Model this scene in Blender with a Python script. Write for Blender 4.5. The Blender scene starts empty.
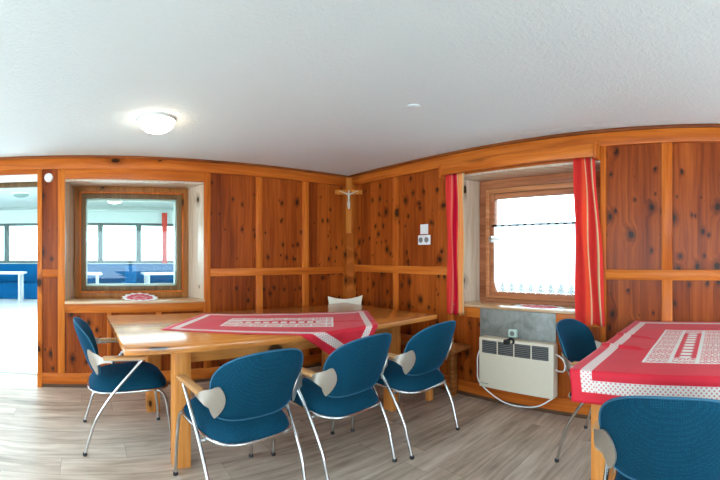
import bpy, bmesh, math, random
from math import sin, cos, pi, tan, atan2, radians, sqrt
from mathutils import Vector, Matrix, noise

random.seed(7)
S = bpy.context.scene
COL = S.collection

# ------------------------------------------------------------------ room numbers (metres)
EYE = 1.235            # camera height, camera stands at x = y = 0
YB = 3.80              # panel face of the left wall (plane y = YB)
XR = 2.903             # panel face of the right wall (plane x = XR)
ZC = 2.172             # ceiling

# ------------------------------------------------------------------ mesh helper
class MB:
    def __init__(self):
        self.bm = bmesh.new()
        self.uv = None
    def box(self, x0, x1, y0, y1, z0, z1, bev=0.0, seg=2):
        t = bmesh.new()
        vs = [t.verts.new((x, y, z)) for x in (x0, x1) for y in (y0, y1) for z in (z0, z1)]
        for f in ((0,1,3,2),(4,6,7,5),(0,4,5,1),(2,3,7,6),(0,2,6,4),(1,5,7,3)):
            t.faces.new([vs[i] for i in f])
        if bev > 0:
            bmesh.ops.bevel(t, geom=t.edges[:], offset=bev, segments=seg, affect='EDGES', profile=0.5)
        self.add(t)
        return self
    def add(self, t, mat=None):
        bmesh.ops.recalc_face_normals(t, faces=t.faces[:])
        m = {}
        for v in t.verts:
            m[v] = self.bm.verts.new(mat @ v.co if mat else v.co)
        for f in t.faces:
            try:
                self.bm.faces.new([m[v] for v in f.verts])
            except ValueError:
                pass
        t.free()
    def prism(self, pts, z0, z1, bev=0.0):
        t = bmesh.new()
        a = [t.verts.new((p[0], p[1], z0)) for p in pts]
        b = [t.verts.new((p[0], p[1], z1)) for p in pts]
        t.faces.new(a[::-1]); t.faces.new(b)
        n = len(pts)
        for i in range(n):
            t.faces.new((a[i], a[(i+1) % n], b[(i+1) % n], b[i]))
        if bev > 0:
            bmesh.ops.bevel(t, geom=t.edges[:], offset=bev, segments=2, affect='EDGES', profile=0.5)
        self.add(t)
        return self
    def tube(self, path, r, n=10, closed=False, cap=True):
        P = [Vector(p) for p in path]
        R = r if isinstance(r, (list, tuple)) else [r] * len(P)
        t = bmesh.new()
        rings = []
        L = len(P)
        prev = None
        for i in range(L):
            if closed:
                d = P[(i+1) % L] - P[(i-1) % L]
            else:
                d = P[min(i+1, L-1)] - P[max(i-1, 0)]
            d.normalize()
            if prev is None:
                up = Vector((0, 0, 1)) if abs(d.z) < 0.9 else Vector((1, 0, 0))
                a = d.cross(up).normalized()
            else:
                a = (prev - d * prev.dot(d)).normalized()
            prev = a
            b = d.cross(a)
            rings.append([t.verts.new(P[i] + (a * cos(2*pi*k/n) + b * sin(2*pi*k/n)) * R[i]) for k in range(n)])
        for i in range(L if closed else L-1):
            A, B = rings[i], rings[(i+1) % L]
            for k in range(n):
                t.faces.new((A[k], A[(k+1) % n], B[(k+1) % n], B[k]))
        if cap and not closed:
            t.faces.new(rings[0][::-1]); t.faces.new(rings[-1])
        self.add(t)
        return self
    def lathe(self, prof, c, n=32):
        t = bmesh.new()
        rings = []
        for (r, z) in prof:
            if r < 1e-5:
                rings.append([t.verts.new((c[0], c[1], c[2] + z))])
            else:
                rings.append([t.verts.new((c[0] + r*cos(2*pi*k/n), c[1] + r*sin(2*pi*k/n), c[2] + z)) for k in range(n)])
        for A, B in zip(rings, rings[1:]):
            for k in range(n):
                if len(A) == 1 and len(B) == 1: continue
                if len(A) == 1: t.faces.new((A[0], B[(k+1) % n], B[k]))
                elif len(B) == 1: t.faces.new((A[k], A[(k+1) % n], B[0]))
                else: t.faces.new((A[k], A[(k+1) % n], B[(k+1) % n], B[k]))
        self.add(t)
        return self
    def grid(self, nu, nv, fn, uvfn=None, wrapu=False):
        """vertices fn(i/nu, j/nv); keeps a UV map of (i/nu, j/nv)"""
        bm = self.bm
        V = [[bm.verts.new(fn(i/nu, j/nv)) for j in range(nv+1)] for i in range(nu+1)]
        if self.uv is None:
            self.uv = bm.loops.layers.uv.new('UVMap')
        for i in range(nu):
            for j in range(nv):
                f = bm.faces.new((V[i][j], V[i+1][j], V[i+1][j+1], V[i][j+1]))
                for lp, (a, b) in zip(f.loops, ((i, j), (i+1, j), (i+1, j+1), (i, j+1))):
                    lp[self.uv].uv = (a/nu, b/nv) if uvfn is None else uvfn(a/nu, b/nv)
        return self
    def xform(self, M):
        bmesh.ops.transform(self.bm, matrix=M, verts=self.bm.verts[:])
        return self
    def build(self, name, mat, parent=None, smooth=True, world=False, angle=40):
        if world and parent is not None:
            bmesh.ops.translate(self.bm, vec=-Vector(parent['_o']) if '_o' in parent else -parent.location, verts=self.bm.verts[:])
        me = bpy.data.meshes.new(name)
        self.bm.normal_update()
        self.bm.to_mesh(me); self.bm.free()
        me.materials.append(mat)
        if smooth:
            for p in me.polygons: p.use_smooth = True
            try: me.set_sharp_from_angle(angle=radians(angle))
            except Exception: pass
        o = bpy.data.objects.new(name, me); COL.objects.link(o)
        if parent is not None: o.parent = parent
        return o

def box(name, mat, x0, x1, y0, y1, z0, z1, parent=None, bev=0.003, world=False):
    b = bev if min(abs(x1-x0), abs(y1-y0), abs(z1-z0)) > 2.2*bev else 0
    return MB().box(x0, x1, y0, y1, z0, z1, b).build(name, mat, parent, world=world)

def tag(o, label, cat, group=None):
    o['label'] = label; o['category'] = cat
    if group: o['group'] = group
    return o
def thing(name, label, cat, loc=(0,0,0), rz=0.0, group=None):
    o = bpy.data.objects.new(name, None); COL.objects.link(o)
    o.empty_display_size = 0.1
    o.location = loc; o.rotation_euler = (0, 0, rz)
    return tag(o, label, cat, group)
def struct(o):
    o['kind'] = 'structure'; return o
def sempty(name):
    o = bpy.data.objects.new(name, None); COL.objects.link(o); o['kind'] = 'structure'; return o

def smooth_path(pts, sub=6):
    """Catmull-Rom through pts"""
    P = [Vector(p) for p in pts]; out = []
    for i in range(len(P)-1):
        a, b, c, d = P[max(i-1,0)], P[i], P[i+1], P[min(i+2,len(P)-1)]
        for k in range(sub):
            t = k/sub
            out.append(0.5*((2*b) + (c-a)*t + (2*a-5*b+4*c-d)*t*t + (3*b-a-3*c+d)*t**3))
    out.append(P[-1]); return out

# ------------------------------------------------------------------ shader helper
class N:
    def __init__(self, name):
        self.m = bpy.data.materials.new(name); self.m.use_nodes = True
        self.t = self.m.node_tree; self.t.nodes.clear()
        self.out = self.t.nodes.new('ShaderNodeOutputMaterial')
    def nd(self, typ, **kw):
        n = self.t.nodes.new(typ)
        for k, v in kw.items(): setattr(n, k, v)
        return n
    def set(self, sock, v):
        if isinstance(v, bpy.types.NodeSocket): self.t.links.new(v, sock)
        else:
            if hasattr(sock.default_value, '__len__') and not hasattr(v, '__len__'): v = (v,)*len(sock.default_value)
            if hasattr(v, '__len__') and len(v) == 3 and len(sock.default_value) == 4: v = tuple(v) + (1,)
            sock.default_value = v
    def M(self, op, a, b=0.0, c=0.0, clamp=False):
        n = self.nd('ShaderNodeMath', operation=op); n.use_clamp = clamp
        self.set(n.inputs[0], a); self.set(n.inputs[1], b); self.set(n.inputs[2], c)
        return n.outputs[0]
    def add(self, a, b): return self.M('ADD', a, b)
    def sub(self, a, b): return self.M('SUBTRACT', a, b)
    def mul(self, a, b): return self.M('MULTIPLY', a, b)
    def ss(self, x, lo, hi, a=0.0, b=1.0):
        n = self.nd('ShaderNodeMapRange', interpolation_type='SMOOTHSTEP')
        for i, v in enumerate((x, lo, hi, a, b)): self.set(n.inputs[i], v)
        return n.outputs[0]
    def xyz(self, kind='Object'):
        c = self.nd('ShaderNodeTexCoord'); s = self.nd('ShaderNodeSeparateXYZ')
        self.t.links.new(c.outputs[kind], s.inputs[0]); return s.outputs[0], s.outputs[1], s.outputs[2]
    def vec(self, a, b, c=0.0):
        n = self.nd('ShaderNodeCombineXYZ')
        for i, v in enumerate((a, b, c)): self.set(n.inputs[i], v)
        return n.outputs[0]
    def noise(self, v, scale=5, detail=3, rough=0.5, dist=0.0, dim='3D'):
        n = self.nd('ShaderNodeTexNoise'); n.noise_dimensions = dim
        if v is not None: self.set(n.inputs['Vector'], v)
        n.inputs['Scale'].default_value = scale; n.inputs['Detail'].default_value = detail
        n.inputs['Roughness'].default_value = rough; n.inputs['Distortion'].default_value = dist
        return n.outputs[0]
    def wn(self, v, dim='2D'):
        n = self.nd('ShaderNodeTexWhiteNoise'); n.noise_dimensions = dim
        self.set(n.inputs['W' if dim == '1D' else 'Vector'], v); return n.outputs[0]
    def voro(self, v, scale=1.0, rnd=1.0, feat='F1', dim='2D'):
        n = self.nd('ShaderNodeTexVoronoi'); n.voronoi_dimensions = dim; n.feature = feat
        self.set(n.inputs['Vector'], v); n.inputs['Scale'].default_value = scale
        n.inputs['Randomness'].default_value = rnd
        return n.outputs['Distance'], n.outputs.get('Color')
    def mix(self, f, a, b, mode='MIX'):
        n = self.nd('ShaderNodeMix', data_type='RGBA', blend_type=mode)
        self.set(n.inputs[0], f); self.set(n.inputs[6], a); self.set(n.inputs[7], b)
        return n.outputs[2]
    def ramp(self, f, stops):
        n = self.nd('ShaderNodeValToRGB'); self.set(n.inputs[0], f)
        e = n.color_ramp.elements
        while len(e) < len(stops): e.new(0.5)
        for x, (p, c) in zip(e, stops): x.position = p; x.color = tuple(c) + (1,)
        return n.outputs[0]
    def rnd(self):
        return self.nd('ShaderNodeObjectInfo').outputs['Random']
    def bump(self, h, strength=0.3, dist=0.01):
        n = self.nd('ShaderNodeBump'); n.inputs['Strength'].default_value = strength
        n.inputs['Distance'].default_value = dist; self.set(n.inputs['Height'], h); return n.outputs[0]
    def bsdf(self, color, rough=0.5, metal=0.0, normal=None, **kw):
        b = self.nd('ShaderNodeBsdfPrincipled')
        self.set(b.inputs['Base Color'], color); self.set(b.inputs['Roughness'], rough)
        b.inputs['Metallic'].default_value = metal
        if normal is not None: self.t.links.new(normal, b.inputs['Normal'])
        for k, v in kw.items(): self.set(b.inputs[k.replace('_', ' ')], v)
        self.t.links.new(b.outputs[0], self.out.inputs[0]); return self.m

def plain(name, color, rough=0.5, metal=0.0, var=0.06, scale=20, **kw):
    n = N(name)
    x, y, z = n.xyz()
    f = n.noise(n.vec(x, y, z), scale, 3)
    c = n.mix(f, tuple(v*(1-var) for v in color), tuple(min(1, v*(1+var)) for v in color))
    return n.bsdf(c, rough, metal, **kw)

def wood(name, light, mid, dark, grain='V', knots=0.55, rough=0.35, plank=0.0, kscale=(4.2, 2.2), contrast=1.0, table=False, knotcol=(0.020, 0.008, 0.003), coat=0.05, spec=0.16):
    n = N(name)
    x, y, z = n.xyz()
    hor = n.add(x, y)
    r = n.rnd()
    if table:   lat, ln = n.add(y, z), x
    elif grain == 'V': lat, ln = hor, z
    else:       lat, ln = n.add(z, 0.0), hor
    lat = n.add(lat, n.mul(r, 31.0)); ln = n.add(ln, n.mul(r, 17.0))
    w = n.noise(n.vec(n.mul(lat, 2.0), n.mul(ln, 1.1)), 1.6, 2, dim='2D')
    # knots
    vx = n.add(n.mul(lat, kscale[0]), n.mul(w, 0.5)); vy = n.mul(ln, kscale[1])
    d, cc = n.voro(n.vec(vx, vy), 1.0, 0.95)
    sp = n.nd('ShaderNodeSeparateColor'); n.t.links.new(cc, sp.inputs[0])
    size = n.ss(sp.outputs[0], 1.0 - knots, 1.0, 0.0, 1.0)         # 0 = no knot here
    rad = n.add(n.mul(size, 0.15), 0.0001)
    kd = n.M('DIVIDE', n.add(d, n.mul(n.sub(n.noise(n.vec(lat, ln), 45, 2, dim='2D'), 0.5), 0.03)), rad)
    core = n.mul(n.ss(kd, 0.55, 1.0, 1.0, 0.0), n.ss(size, 0.02, 0.12))
    halo = n.mul(n.ss(kd, 0.9, 2.6, 1.0, 0.0), n.ss(size, 0.02, 0.3))
    if knots > 0.5:                                   # a second scatter of smaller knots
        d2, c2 = n.voro(n.vec(n.add(n.mul(vx, 1.7), 5.3), n.add(n.mul(vy, 1.5), 2.1)), 1.0, 1.0)
        sp2 = n.nd('ShaderNodeSeparateColor'); n.t.links.new(c2, sp2.inputs[0])
        s2 = n.ss(sp2.outputs[1], 0.50, 1.0)
        k2 = n.M('DIVIDE', n.add(d2, n.mul(n.sub(n.noise(n.vec(lat, ln), 60, 2, dim='2D'), 0.5), 0.07)), n.add(n.mul(s2, 0.17), 0.0001))
        core = n.M('MAXIMUM', core, n.mul(n.ss(k2, 0.45, 1.05, 1.0, 0.0), n.ss(s2, 0.02, 0.12)))
        halo = n.M('MAXIMUM', halo, n.mul(n.ss(k2, 0.8, 2.4, 0.8, 0.0), n.ss(s2, 0.02, 0.3)))
    # grain, pushed aside around the knots
    push = n.mul(n.ss(kd, 0.0, 4.0, 1.0, 0.0), 0.05)
    gl = n.add(lat, n.add(push, n.mul(w, 0.05)))
    g1 = n.noise(n.vec(n.mul(gl, 42.0), n.mul(ln, 1.6)), 1.0, 4, 0.6, dim='2D')
    g2 = n.noise(n.vec(n.mul(gl, 9.0), n.mul(ln, 0.6)), 1.0, 2, 0.5, dim='2D')
    g = n.add(n.mul(g1, 0.55*contrast), n.mul(g2, 0.45*contrast))
    g = n.add(g, 0.5*(1-contrast))
    if plank:
        pk = n.M('FLOOR', n.M('DIVIDE', lat, plank))
        g = n.add(g, n.mul(n.sub(n.wn(pk, '1D'), 0.5), 0.16))
        fr = n.M('FRACT', n.M('DIVIDE', lat, plank))
        seam = n.ss(n.M('ABSOLUTE', n.sub(fr, 0.5)), 0.485, 0.497)
    g = n.add(g, n.mul(n.sub(r, 0.5), 0.08))
    c = n.ramp(g, [(0.30, dark), (0.50, mid), (0.68, light)])
    c = n.mix(n.mul(halo, 0.55), c, tuple(v*0.45 for v in dark))
    if plank: c = n.mix(n.mul(seam, 0.55), c, tuple(v*0.35 for v in dark))
    c = n.mix(n.mul(core, 0.93), c, knotcol)
    nm = n.bump(n.add(g1, n.mul(core, -0.6)), 0.12, 0.004)
    rr = n.add(rough - 0.06, n.mul(g1, 0.14))
    return n.bsdf(c, rr, 0, nm, Coat_Weight=coat, Coat_Roughness=0.15, Specular_IOR_Level=spec)

# ------------------------------------------------------------------ materials
MAT = {}
MAT['panel']  = wood('pine_panel', (0.43, 0.095, 0.011), (0.27, 0.048, 0.0045), (0.12, 0.017, 0.0015), 'V', 0.66, 0.36, plank=0.17, kscale=(6.6, 4.6), coat=0.05, contrast=0.72)
MAT['frameV'] = wood('pine_stile', (0.68, 0.200, 0.028), (0.54, 0.130, 0.015), (0.38, 0.076, 0.008), 'V', 0.30, 0.35, kscale=(5, 2.6))
MAT['frameH'] = wood('pine_rail', (0.68, 0.200, 0.028), (0.54, 0.130, 0.015), (0.38, 0.076, 0.008), 'H', 0.34, 0.35, kscale=(5, 2.2))
MAT['cornice']= wood('pine_moulding', (0.36, 0.11, 0.025), (0.25, 0.065, 0.013), (0.15, 0.035, 0.007), 'H', 0.2, 0.4)
MAT['reveal'] = wood('pine_reveal_with_sheen', (0.72, 0.60, 0.47), (0.64, 0.50, 0.37), (0.52, 0.37, 0.25), 'V', 0.35, 0.20, kscale=(5, 3), coat=0.6)  # pale colour holds the gloss reflection of the bright window panes
MAT['sill']   = wood('pine_sill', (0.70, 0.48, 0.30), (0.60, 0.37, 0.21), (0.48, 0.26, 0.12), 'H', 0.15, 0.2, coat=0.6)
MAT['casing'] = wood('window_casing_brown', (0.46, 0.185, 0.05), (0.35, 0.125, 0.03), (0.22, 0.07, 0.014), 'V', 0.2, 0.35)
MAT['sash']   = wood('window_sash_dark', (0.22, 0.125, 0.055), (0.16, 0.088, 0.036), (0.10, 0.052, 0.02), 'V', 0.0, 0.4)
MAT['casing2']= wood('window_casing_salmon', (0.54, 0.215, 0.10), (0.42, 0.15, 0.066), (0.28, 0.09, 0.036), 'H', 0.15, 0.35)
MAT['casing3']= wood('window_frame_salmon', (0.66, 0.29, 0.13), (0.54, 0.21, 0.085), (0.40, 0.14, 0.05), 'H', 0.0, 0.35)
MAT['table']  = wood('table_pine', (0.82, 0.36, 0.095), (0.72, 0.270, 0.058), (0.57, 0.185, 0.034), 'H', 0.10, 0.20, spec=0.45, table=True, plank=0.145, kscale=(5, 1.6), contrast=0.8, coat=0.7)
MAT['tleg']   = wood('table_pine_legs', (0.76, 0.32, 0.085), (0.66, 0.24, 0.052), (0.52, 0.165, 0.03), 'V', 0.15, 0.35)
MAT['tapron'] = wood('table_pine_apron', (0.76, 0.33, 0.09), (0.66, 0.25, 0.056), (0.52, 0.17, 0.034), 'H', 0.2, 0.35)
MAT['bench']  = wood('bench_wood', (0.42, 0.16, 0.05), (0.31, 0.10, 0.026), (0.20, 0.056, 0.013), 'H', 0.2, 0.35)
MAT['arm']    = wood('beech_armrest', (0.66, 0.38, 0.18), (0.58, 0.30, 0.12), (0.48, 0.22, 0.08), 'H', 0.0, 0.3)
MAT['post'] = wood('corner_post_pine', (0.44, 0.115, 0.015), (0.32, 0.072, 0.008), (0.21, 0.040, 0.004), 'V', 0.45, 0.65, kscale=(7, 3.4), coat=0.0, spec=0.06)
MAT['cross']  = wood('cross_wood', (0.58, 0.22, 0.042), (0.47, 0.155, 0.024), (0.35, 0.10, 0.013), 'V', 0.0, 0.6, coat=0.0, spec=0.08)

def m_ceiling():
    n = N('roughcast_plaster'); x, y, z = n.xyz()
    v = n.vec(x, y, z)
    a = n.noise(v, 55, 4, 0.65); b = n.noise(v, 1.2, 2)
    c = n.mix(b, (0.75, 0.83, 0.845), (0.79, 0.86, 0.865))
    return n.bsdf(c, 0.9, 0, n.bump(a, 0.38, 0.012))
MAT['ceiling'] = m_ceiling()
def m_plaster(name, c):
    n = N(name); x, y, z = n.xyz(); v = n.vec(x, y, z)
    return n.bsdf(n.mix(n.noise(v, 6, 3), tuple(k*0.94 for k in c), c), 0.85, 0, n.bump(n.noise(v, 60, 4), 0.35, 0.006))
MAT['plaster'] = m_plaster('white_plaster', (0.78, 0.78, 0.75))
MAT['farwall'] = m_plaster('far_wall_paint', (0.62, 0.70, 0.65))

def m_floor(name, cA, cB, cC):
    n = N(name); x, y, z = n.xyz()
    row = n.M('FLOOR', n.M('DIVIDE', y, 0.19))
    off = n.mul(n.wn(row, '1D'), 1.28)
    xs = n.M('DIVIDE', n.add(x, off), 1.28)
    col = n.M('FLOOR', xs)
    pid = n.wn(n.vec(row, col), '2D')
    fy = n.M('FRACT', n.M('DIVIDE', y, 0.19)); fx = n.M('FRACT', xs)
    ey = n.ss(n.M('ABSOLUTE', n.sub(fy, 0.5)), 0.488, 0.499)
    ex = n.ss(n.M('ABSOLUTE', n.sub(fx, 0.5)), 0.4982, 0.4998)
    seam = n.M('MAXIMUM', ey, ex)
    gx = n.add(x, n.mul(pid, 13.0)); gy = n.add(y, n.mul(pid, 7.0))
    wv = n.noise(n.vec(n.mul(gx, 1.5), n.mul(gy, 5)), 1.0, 2, dim='2D')
    g = n.noise(n.vec(n.mul(gx, 1.6), n.add(n.mul(gy, 26.0), n.mul(wv, 2.5))), 1.0, 5, 0.65, dim='2D')
    blotch = n.noise(n.vec(n.mul(gx, 2.6), n.mul(gy, 9.0)), 1.0, 3, 0.55, dim='2D')
    f = n.add(n.add(n.mul(g, 0.6), n.mul(blotch, 0.4)), n.mul(n.sub(pid, 0.5), 0.16))
    c = n.ramp(f, [(0.30, cA), (0.5, cB), (0.70, cC)])
    c = n.mix(n.mul(seam, 0.6), c, tuple(v*0.35 for v in cA))
    nm = n.bump(n.sub(g, n.mul(seam, 1.2)), 0.10, 0.003)
    return n.bsdf(c, n.add(0.30, n.mul(g, 0.16)), 0, nm)
MAT['floor'] = m_floor('grey_oak_laminate', (0.30, 0.21, 0.145), (0.56, 0.43, 0.325), (0.76, 0.64, 0.52))
MAT['floor2'] = m_floor('pale_far_floor', (0.62, 0.62, 0.60), (0.74, 0.75, 0.74), (0.82, 0.83, 0.83))

MAT['chrome'] = plain('chrome_steel', (0.60, 0.60, 0.60), 0.16, 1.0, 0.04)
MAT['brushed'] = plain('satin_steel_plate', (0.62, 0.59, 0.54), 0.38, 0.95, 0.05, 60)
MAT['rubber'] = plain('black_rubber', (0.02, 0.02, 0.022), 0.6)
MAT['white_plastic'] = plain('white_plastic', (0.82, 0.81, 0.78), 0.4)
MAT['heater'] = plain('cream_enamel', (0.80, 0.70, 0.54), 0.38, 0, 0.03)
MAT['slot'] = plain('dark_vent', (0.045, 0.045, 0.045), 0.5)
MAT['slat'] = plain('grey_vent_slats', (0.22, 0.21, 0.20), 0.4)
MAT['black'] = plain('black_plastic', (0.012, 0.012, 0.012), 0.35)
MAT['mint'] = plain('pale_green_socket', (0.55, 0.70, 0.60), 0.45)
MAT['cream'] = plain('cream_leatherette', (0.80, 0.69, 0.53), 0.5, 0, 0.05)
MAT['figure'] = plain('silvery_metal_figure', (0.50, 0.46, 0.38), 0.35, 0.7)
MAT['gap'] = plain('shadow_plinth_brown', (0.10, 0.04, 0.015), 0.6)  # dark brown holds the shade of the recess under the bottom rail
MAT['lampbase'] = plain('lamp_white_metal', (0.8, 0.8, 0.78), 0.4)
MAT['fargreen'] = plain('grey_green_window_frame', (0.10, 0.14, 0.125), 0.5)
MAT['farblue'] = plain('blue_bench_paint', (0.001, 0.10, 0.26), 0.8, Specular_IOR_Level=0.15)
MAT['farwhite'] = plain('white_table_laminate', (0.78, 0.80, 0.80), 0.4)
MAT['farred'] = plain('red_far_curtain', (0.70, 0.06, 0.03), 0.8)
MAT['fargrey'] = plain('grey_table_steel', (0.45, 0.47, 0.48), 0.4)

def m_plate():
    n = N('mottled_grey_sheet'); x, y, z = n.xyz()
    f = n.noise(n.vec(n.mul(y, 1), n.mul(z, 1), x), 9, 6, 0.7, 0.6)
    g = n.noise(n.vec(n.mul(y, 6), n.mul(z, 1.2), x), 4, 3)
    c = n.ramp(n.add(n.mul(f, 0.7), n.mul(g, 0.3)), [(0.3, (0.13, 0.125, 0.11)), (0.5, (0.25, 0.25, 0.225)), (0.7, (0.36, 0.36, 0.34))])
    return n.bsdf(c, 0.45, 0.25)
MAT['plate'] = m_plate()

def m_fabric():
    n = N('blue_weave'); x, y, z = n.xyz()
    v = n.vec(x, y, z)
    d, _ = n.voro(v, 130, 0.35, dim='3D')
    dot = n.ss(d, 0.18, 0.42, 1.0, 0.0)
    b = n.noise(v, 7, 2)
    base = n.mix(b, (0.0015, 0.036, 0.068), (0.002, 0.047, 0.090))
    c = n.mix(n.mul(dot, 0.5), base, (0.006, 0.105, 0.165))
    return n.bsdf(c, 0.75, 0, n.bump(dot, 0.25, 0.002), Sheen_Weight=0.22, Sheen_Roughness=0.3, Sheen_Tint=(0.03, 0.35, 0.95, 1), Specular_IOR_Level=0.12)
MAT['fabric'] = m_fabric()
MAT['piping'] = plain('blue_grey_piping', (0.035, 0.13, 0.21), 0.6, Specular_IOR_Level=0.2)

def m_cloth():
    """red cloth, 1.46 x 0.90, white openwork border and middle panel, from the cloth's own UV"""
    n = N('red_lace_cloth')
    u, v, _ = n.xyz('UV')
    L, W = 1.46, 0.90
    X = n.mul(u, L); Y = n.mul(v, W)
    ex = n.M('MINIMUM', X, n.sub(L, X)); ey = n.M('MINIMUM', Y, n.sub(W, Y))
    e = n.M('MINIMUM', ex, ey)
    band = n.mul(n.ss(e, 0.045, 0.048), n.ss(e, 0.094, 0.097, 1.0, 0.0))
    cx = n.M('ABSOLUTE', n.sub(X, L/2)); cy = n.M('ABSOLUTE', n.sub(Y, W/2))
    pan = n.mul(n.ss(cx, 0.402, 0.405, 1.0, 0.0), n.ss(cy, 0.183, 0.186, 1.0, 0.0))
    sx = n.M('SINE', n.mul(X, 150.0)); sy = n.M('SINE', n.mul(Y, 150.0))
    holes = n.ss(n.mul(sx, sy), 0.10, 0.42)
    # scroll pattern of the border : rings in a row
    rr = n.M('SINE', n.mul(n.add(X, Y), 2*pi/0.040)); rq = n.M('SINE', n.mul(n.sub(X, Y), 2*pi/0.040))
    bh = n.ss(n.M('ABSOLUTE', n.mul(rr, rq)), 0.35, 0.75)
    redm = n.M('MAXIMUM', n.ss(n.M('ABSOLUTE', n.sub(cx, 0.155)), 0.0, 0.0), 0.0)
    # middle panel : a red-ground strip with white medallions across it, stars in rows at its sides
    strip = n.mul(n.ss(cy, 0.050, 0.053, 1.0, 0.0), n.ss(cx, 0.30, 0.303, 1.0, 0.0))
    med = n.ss(n.M('ABSOLUTE', n.M('SINE', n.mul(X, pi/0.066))), 0.30, 0.6)
    medy = n.ss(cy, 0.018, 0.034, 1.0, 0.0)
    stripw = n.mul(med, medy)
    bars = n.ss(n.M('ABSOLUTE', n.sub(cy, 0.062)), 0.008, 0.011, 1.0, 0.0)
    star, _ = n.voro(n.vec(X, Y), 34, 0.15, 'F1')
    lace = n.ss(n.M('ABSOLUTE', n.sub(star, 0.40)), 0.05, 0.13)
    rowsep = n.ss(n.M('ABSOLUTE', n.M('SINE', n.mul(X, pi/0.108))), 0.10, 0.2, 1.0, 0.0)
    lace = n.M('MAXIMUM', lace, rowsep)
    inner = n.M('MAXIMUM', n.mul(n.sub(1.0, strip), lace), n.mul(strip, stripw))
    rim = n.ss(n.M('MINIMUM', n.sub(0.405, cx), n.sub(0.186, cy)), 0.012, 0.015, 1.0, 0.0)
    inner = n.M('MAXIMUM', n.M('MAXIMUM', inner, bars), rim)
    white = n.M('MAXIMUM', n.mul(band, n.sub(1.0, n.mul(bh, 0.65))), n.mul(pan, inner))
    th = n.noise(n.vec(n.mul(X, 3), n.mul(Y, 3)), 2.0, 3, dim='2D')
    red = n.mix(th, (0.62, 0.010, 0.028), (0.73, 0.020, 0.042))
    c = n.mix(white, red, (0.80, 0.76, 0.70))
    wv = n.noise(n.vec(X, Y), 300, 2, dim='2D')
    return n.bsdf(c, 0.62, 0, n.bump(n.add(wv, n.mul(white, 2.0)), 0.15, 0.002), Sheen_Weight=0.12, Sheen_Roughness=0.3, Specular_IOR_Level=0.35)
MAT['cloth'] = m_cloth()

def m_doily():
    n = N('red_white_doily'); u, v, _ = n.xyz('UV')
    a = n.sub(u, 0.5); b = n.sub(v, 0.5)
    r = n.mul(n.M('SQRT', n.add(n.mul(a, a), n.mul(b, b))), 2.0)
    th = n.M('ARCTAN2', b, a)
    edge = n.ss(n.add(r, n.mul(n.M('SINE', n.mul(th, 14.0)), 0.05)), 0.68, 0.74)
    mid = n.ss(n.M('ABSOLUTE', n.sub(r, 0.32)), 0.05, 0.10, 1.0, 0.0)
    dots = n.ss(n.mul(n.M('SINE', n.mul(u, 60)), n.M('SINE', n.mul(v, 60))), 0.2, 0.5)
    w = n.M('MAXIMUM', edge, n.mul(mid, dots))
    return n.bsdf(n.mix(w, (0.62, 0.06, 0.08), (0.82, 0.80, 0.77)), 0.8)
MAT['doily'] = m_doily()

def m_stripes(name, stops, transl=0.35):
    n = N(name); u, v, _ = n.xyz('UV')
    r = n.nd('ShaderNodeValToRGB'); r.color_ramp.interpolation = 'CONSTANT'
    n.set(r.inputs[0], u)
    e = r.color_ramp.elements
    while len(e) < len(stops): e.new(0.5)
    for q, (p, c) in zip(e, stops): q.position = p; q.color = tuple(c) + (1,)
    d = n.nd('ShaderNodeBsdfDiffuse'); t = n.nd('ShaderNodeBsdfTranslucent'); m = n.nd('ShaderNodeMixShader')
    w = n.noise(n.vec(n.mul(u, 400), n.mul(v, 400)), 1.0, 2, dim='2D')
    c = n.mix(n.mul(w, 0.15), r.outputs[0], (1, 0.9, 0.8), 'MULTIPLY')
    n.set(d.inputs[0], c); n.set(t.inputs[0], c); m.inputs[0].default_value = transl
    n.t.links.new(d.outputs[0], m.inputs[1]); n.t.links.new(t.outputs[0], m.inputs[2]); n.t.links.new(m.outputs[0], n.out.inputs[0])
    return n.m
RED = (0.90, 0.070, 0.060); CRIM = (0.58, 0.01, 0.04); ORG = (0.95, 0.40, 0.13); PNK = (0.92, 0.24, 0.18); CRM = (0.85, 0.62, 0.36); GRN = (0.45, 0.40, 0.22)
MAT['curtL'] = m_stripes('striped_curtain_cloth', [(0, RED), (0.27, PNK), (0.32, RED), (0.42, CRIM), (0.56, RED), (0.60, CRM), (0.63, ORG), (0.88, CRM)])
MAT['curtR'] = m_stripes('striped_curtain_cloth_red', [(0, RED), (0.36, (0.92, 0.12, 0.05)), (0.50, CRM), (0.54, RED), (0.84, GRN), (0.87, CRM), (0.91, RED)], 0.5)

def m_lace():
    n = N('white_lace'); u, v, _ = n.xyz('UV')
    d = n.nd('ShaderNodeBsdfDiffuse'); t = n.nd('ShaderNodeBsdfTranslucent'); m = n.nd('ShaderNodeMixShader')
    w = n.noise(n.vec(n.mul(u, 300), n.mul(v, 120)), 1.0, 2, dim='2D')
    c = n.mix(w, (0.80, 0.82, 0.84), (0.9, 0.91, 0.92))
    n.set(d.inputs[0], c); n.set(t.inputs[0], c); m.inputs[0].default_value = 0.7
    n.t.links.new(d.outputs[0], m.inputs[1]); n.t.links.new(t.outputs[0], m.inputs[2])
    n.t.links.new(m.outputs[0], n.out.inputs[0])
    return n.m
MAT['lace'] = m_lace()

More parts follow.
